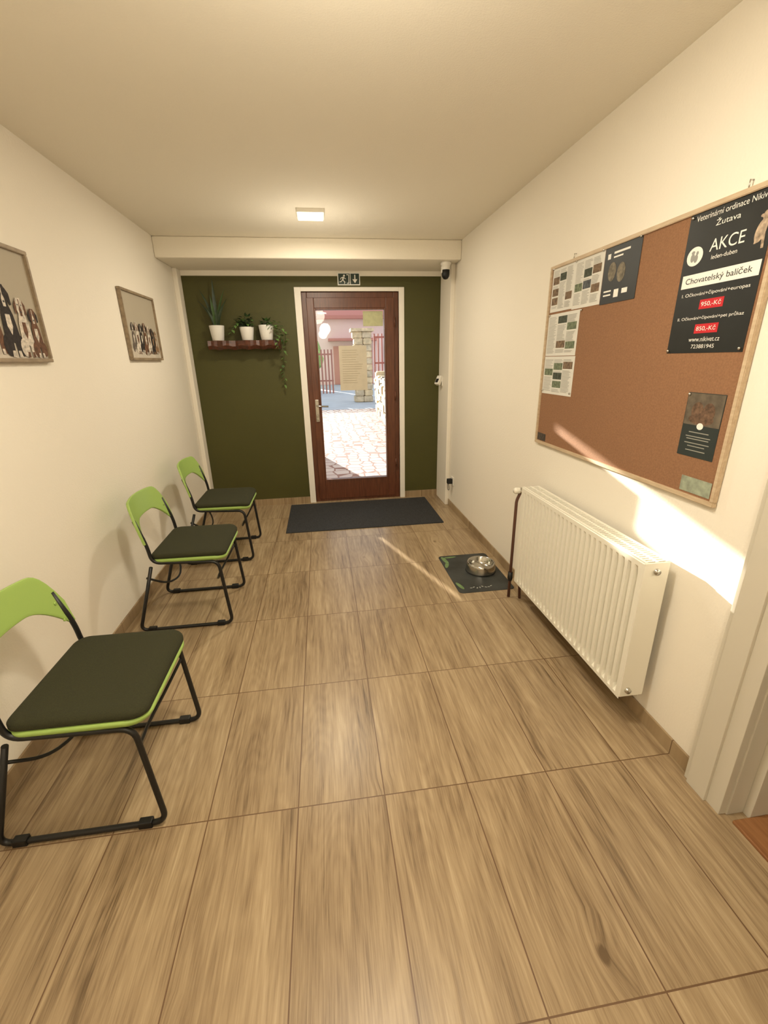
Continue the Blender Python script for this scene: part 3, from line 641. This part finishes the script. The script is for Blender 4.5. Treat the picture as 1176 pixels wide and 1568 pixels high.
# ---------------- outdoors
PAV=voro_mat('hex_pavers',srgb(192,178,170),srgb(174,156,152),srgb(134,100,90),5.5,0.06)
box('paved_path',(-6,YB+0.31,-0.12),(3,14,-0.01),PAV)
box('street_road',(-25,14.02,-0.2),(25,60,-0.06),mat('street_asphalt',srgb(172,180,188),0.9,noise=0.1,nscale=2))
STN=[mat('field_stone_%d'%i,srgb(*c),0.9,noise=0.25,nscale=8) for i,c in enumerate(((192,178,150),(158,146,124),(206,188,152),(144,136,122)))]
bm=bmesh.new(); y=7.2
while y<13.4:
    L_=random.uniform(0.3,0.55); z=-0.005
    while z<0.9:
        h=random.uniform(0.14,0.26); xo=1.30+(y-8)*0.055+random.uniform(-0.03,0.03)
        b2=bmesh.new(); addbox(b2,(xo,y+0.008,z+0.004),(xo+0.35,y+L_-0.008,z+h-0.004))
        bmesh.ops.bevel(b2,geom=b2.edges[:],offset=0.03,segments=2,affect='EDGES')
        mi=random.randrange(4)
        for fc in b2.faces: fc.material_index=mi
        me=bpy.data.meshes.new('t'); b2.to_mesh(me); b2.free(); bm.from_mesh(me); bpy.data.meshes.remove(me)
        z+=h
    y+=L_
newobj('dry_stone_wall',bm,mats=STN)
bm=bmesh.new()
for r_ in range(11):
    for c in range(2):
        o_=0.0 if r_%2 else 0.1
        b2=bmesh.new(); addbox(b2,(1.25+c*0.33-o_*0.5+0.01,16.8,-0.055+r_*0.225+0.005),(1.25+c*0.33+0.32,17.35,-0.055+r_*0.225+0.22))
        bmesh.ops.bevel(b2,geom=b2.edges[:],offset=0.025,segments=2,affect='EDGES')
        mi=random.choice((0,2))
        for fc in b2.faces: fc.material_index=mi
        me=bpy.data.meshes.new('t'); b2.to_mesh(me); b2.free(); bm.from_mesh(me); bpy.data.meshes.remove(me)
addbox(bm,(1.15,16.7,2.42),(1.98,17.45,2.52),2)
newobj('stone_gate_pillar',bm,mats=STN)
FR=mat('red_fence_paint',srgb(166,88,74),0.6)
bb=[((2.0,17.05,z),(6,17.1,z+0.06)) for z in (1.3,2.2)]+[((2.0+i*0.14,17.06,-0.055),(2.05+i*0.14,17.09,2.35)) for i in range(28)]
boxes('red_picket_fence',bb,FR)
bb=[((-3.0,22,z),(0.6,22.05,z+0.07)) for z in (0.5,1.7)]+[((-3.0+i*0.16,22.01,-0.055),(-2.93+i*0.16,22.04,1.95)) for i in range(23)]
boxes('far_picket_fence',bb,mat('rust_fence_paint',srgb(160,104,92),0.7))
BP=mat('pink_render',srgb(232,200,192),0.9); RT=mat('red_roof_tiles',srgb(186,120,110),0.9); WN=mat('window_dark_glass',srgb(120,120,130),0.2)
P=[box('house_wall',(-1.5,30,-0.055),(9,36,3.9),BP),box('eaves',(-1.9,29.6,3.9),(9.4,36.5,4.1),RT)]
bm=bmesh.new(); vs=[bm.verts.new(p) for p in ((-1.9,29.6,4.1),(9.4,29.6,4.1),(9.4,36.5,4.1),(-1.9,36.5,4.1),(-1.9,33,6.0),(9.4,33,6.0))]
for q in ((0,1,5,4),(2,3,4,5),(1,2,5),(3,0,4)): bm.faces.new([vs[i] for i in q])
P.append(newobj('gable_roof',bm,RT))
P.append(box('garage_canopy',(0.6,29.2,2.6),(3.7,29.99,2.75),RT))
P.append(box('garage_door',(0.9,29.93,-0.05),(3.4,30.0,2.3),mat('garage_door_paint',srgb(196,134,118),0.7)))
P.append(box('house_window',(4.2,29.95,1.0),(5.6,30.0,2.3),WN))
group('neighbouring_house',P,(3.7,30,0))
bm=bmesh.new()
for k in range(40):
    r=random.uniform(0.35,0.7)
    bmesh.ops.create_icosphere(bm,subdivisions=2,radius=r,matrix=Matrix.Translation((-1.9+random.uniform(-1.6,1.5),26+random.uniform(-0.6,0.6),max(r+0.05,random.uniform(0.3,2.2)))))
for v in bm.verts: v.co+=Vector((random.uniform(-1,1),random.uniform(-1,1),random.uniform(-1,1)))*0.05
newobj('garden_hedge',bm,mat('hedge_green',srgb(150,176,100),0.9,noise=0.35,nscale=6))
SBLK=wood_mat('sun_blocker_wood',srgb(150,116,84),srgb(184,150,112),(10,10,1))
a_,b_=7.0,7.02  # added out-of-view sun blocker; its gaps shape the wall patch and floor strip
bx=[((-4.5,a_,-0.01),(-0.82,b_,1.965)),((-0.775,a_,1.02),(-0.40,b_,1.965)),((-0.775,a_,-0.01),(-0.40,b_,1.02)),((-0.82,a_,1.02),(-0.775,b_,1.965)),((-0.40,6.98,-0.01),(-0.06,7.07,2.17)),((-4.5,6.98,2.17),(-0.06,7.07,3.6)),((-4.5,6.98,-0.01),(-4.4,7.07,3.6))]
boxes('sun_blocker_screen',bx,SBLK)

# ---------------- sun, world
d=Vector((0.34,-1.0,-0.219)).normalized()
l=bpy.data.lights.new('sun','SUN'); l.energy=18; l.angle=math.radians(0.4); l.color=(1,0.94,0.82)
o=bpy.data.objects.new('sun',l); o.rotation_euler=d.to_track_quat('-Z','Y').to_euler(); o.location=(-5,12,6); COL.objects.link(o)
w=bpy.data.worlds.new('w'); S.world=w; w.use_nodes=True; bg=w.node_tree.nodes['Background']; bg.inputs[0].default_value=(0.86,0.93,1,1); bg.inputs[1].default_value=1.3

# ---------------- camera
p_,r_,ps=math.radians(19.35),math.radians(1.21),math.radians(7.53)
R=Vector((math.cos(r_),math.sin(r_),0)); Hh=Vector((-math.sin(r_)*math.sin(p_),math.cos(r_)*math.sin(p_),-math.cos(p_))); Uu=Vector((-math.sin(r_)*math.cos(p_),math.cos(r_)*math.cos(p_),math.sin(p_)))
Xw=math.cos(ps)*R+math.sin(ps)*Hh; Yw=math.cos(ps)*Hh-math.sin(ps)*R
M3=Matrix((Xw,Yw,Uu))
c=bpy.data.cameras.new('camera'); c.sensor_fit='VERTICAL'; c.sensor_height=36; c.sensor_width=27; c.lens=665/1568*36; c.clip_start=0.02; c.clip_end=200
o=bpy.data.objects.new('camera',c); COL.objects.link(o); o.matrix_world=Matrix.Translation((0,0,1.45))@M3.to_4x4(); S.camera=o
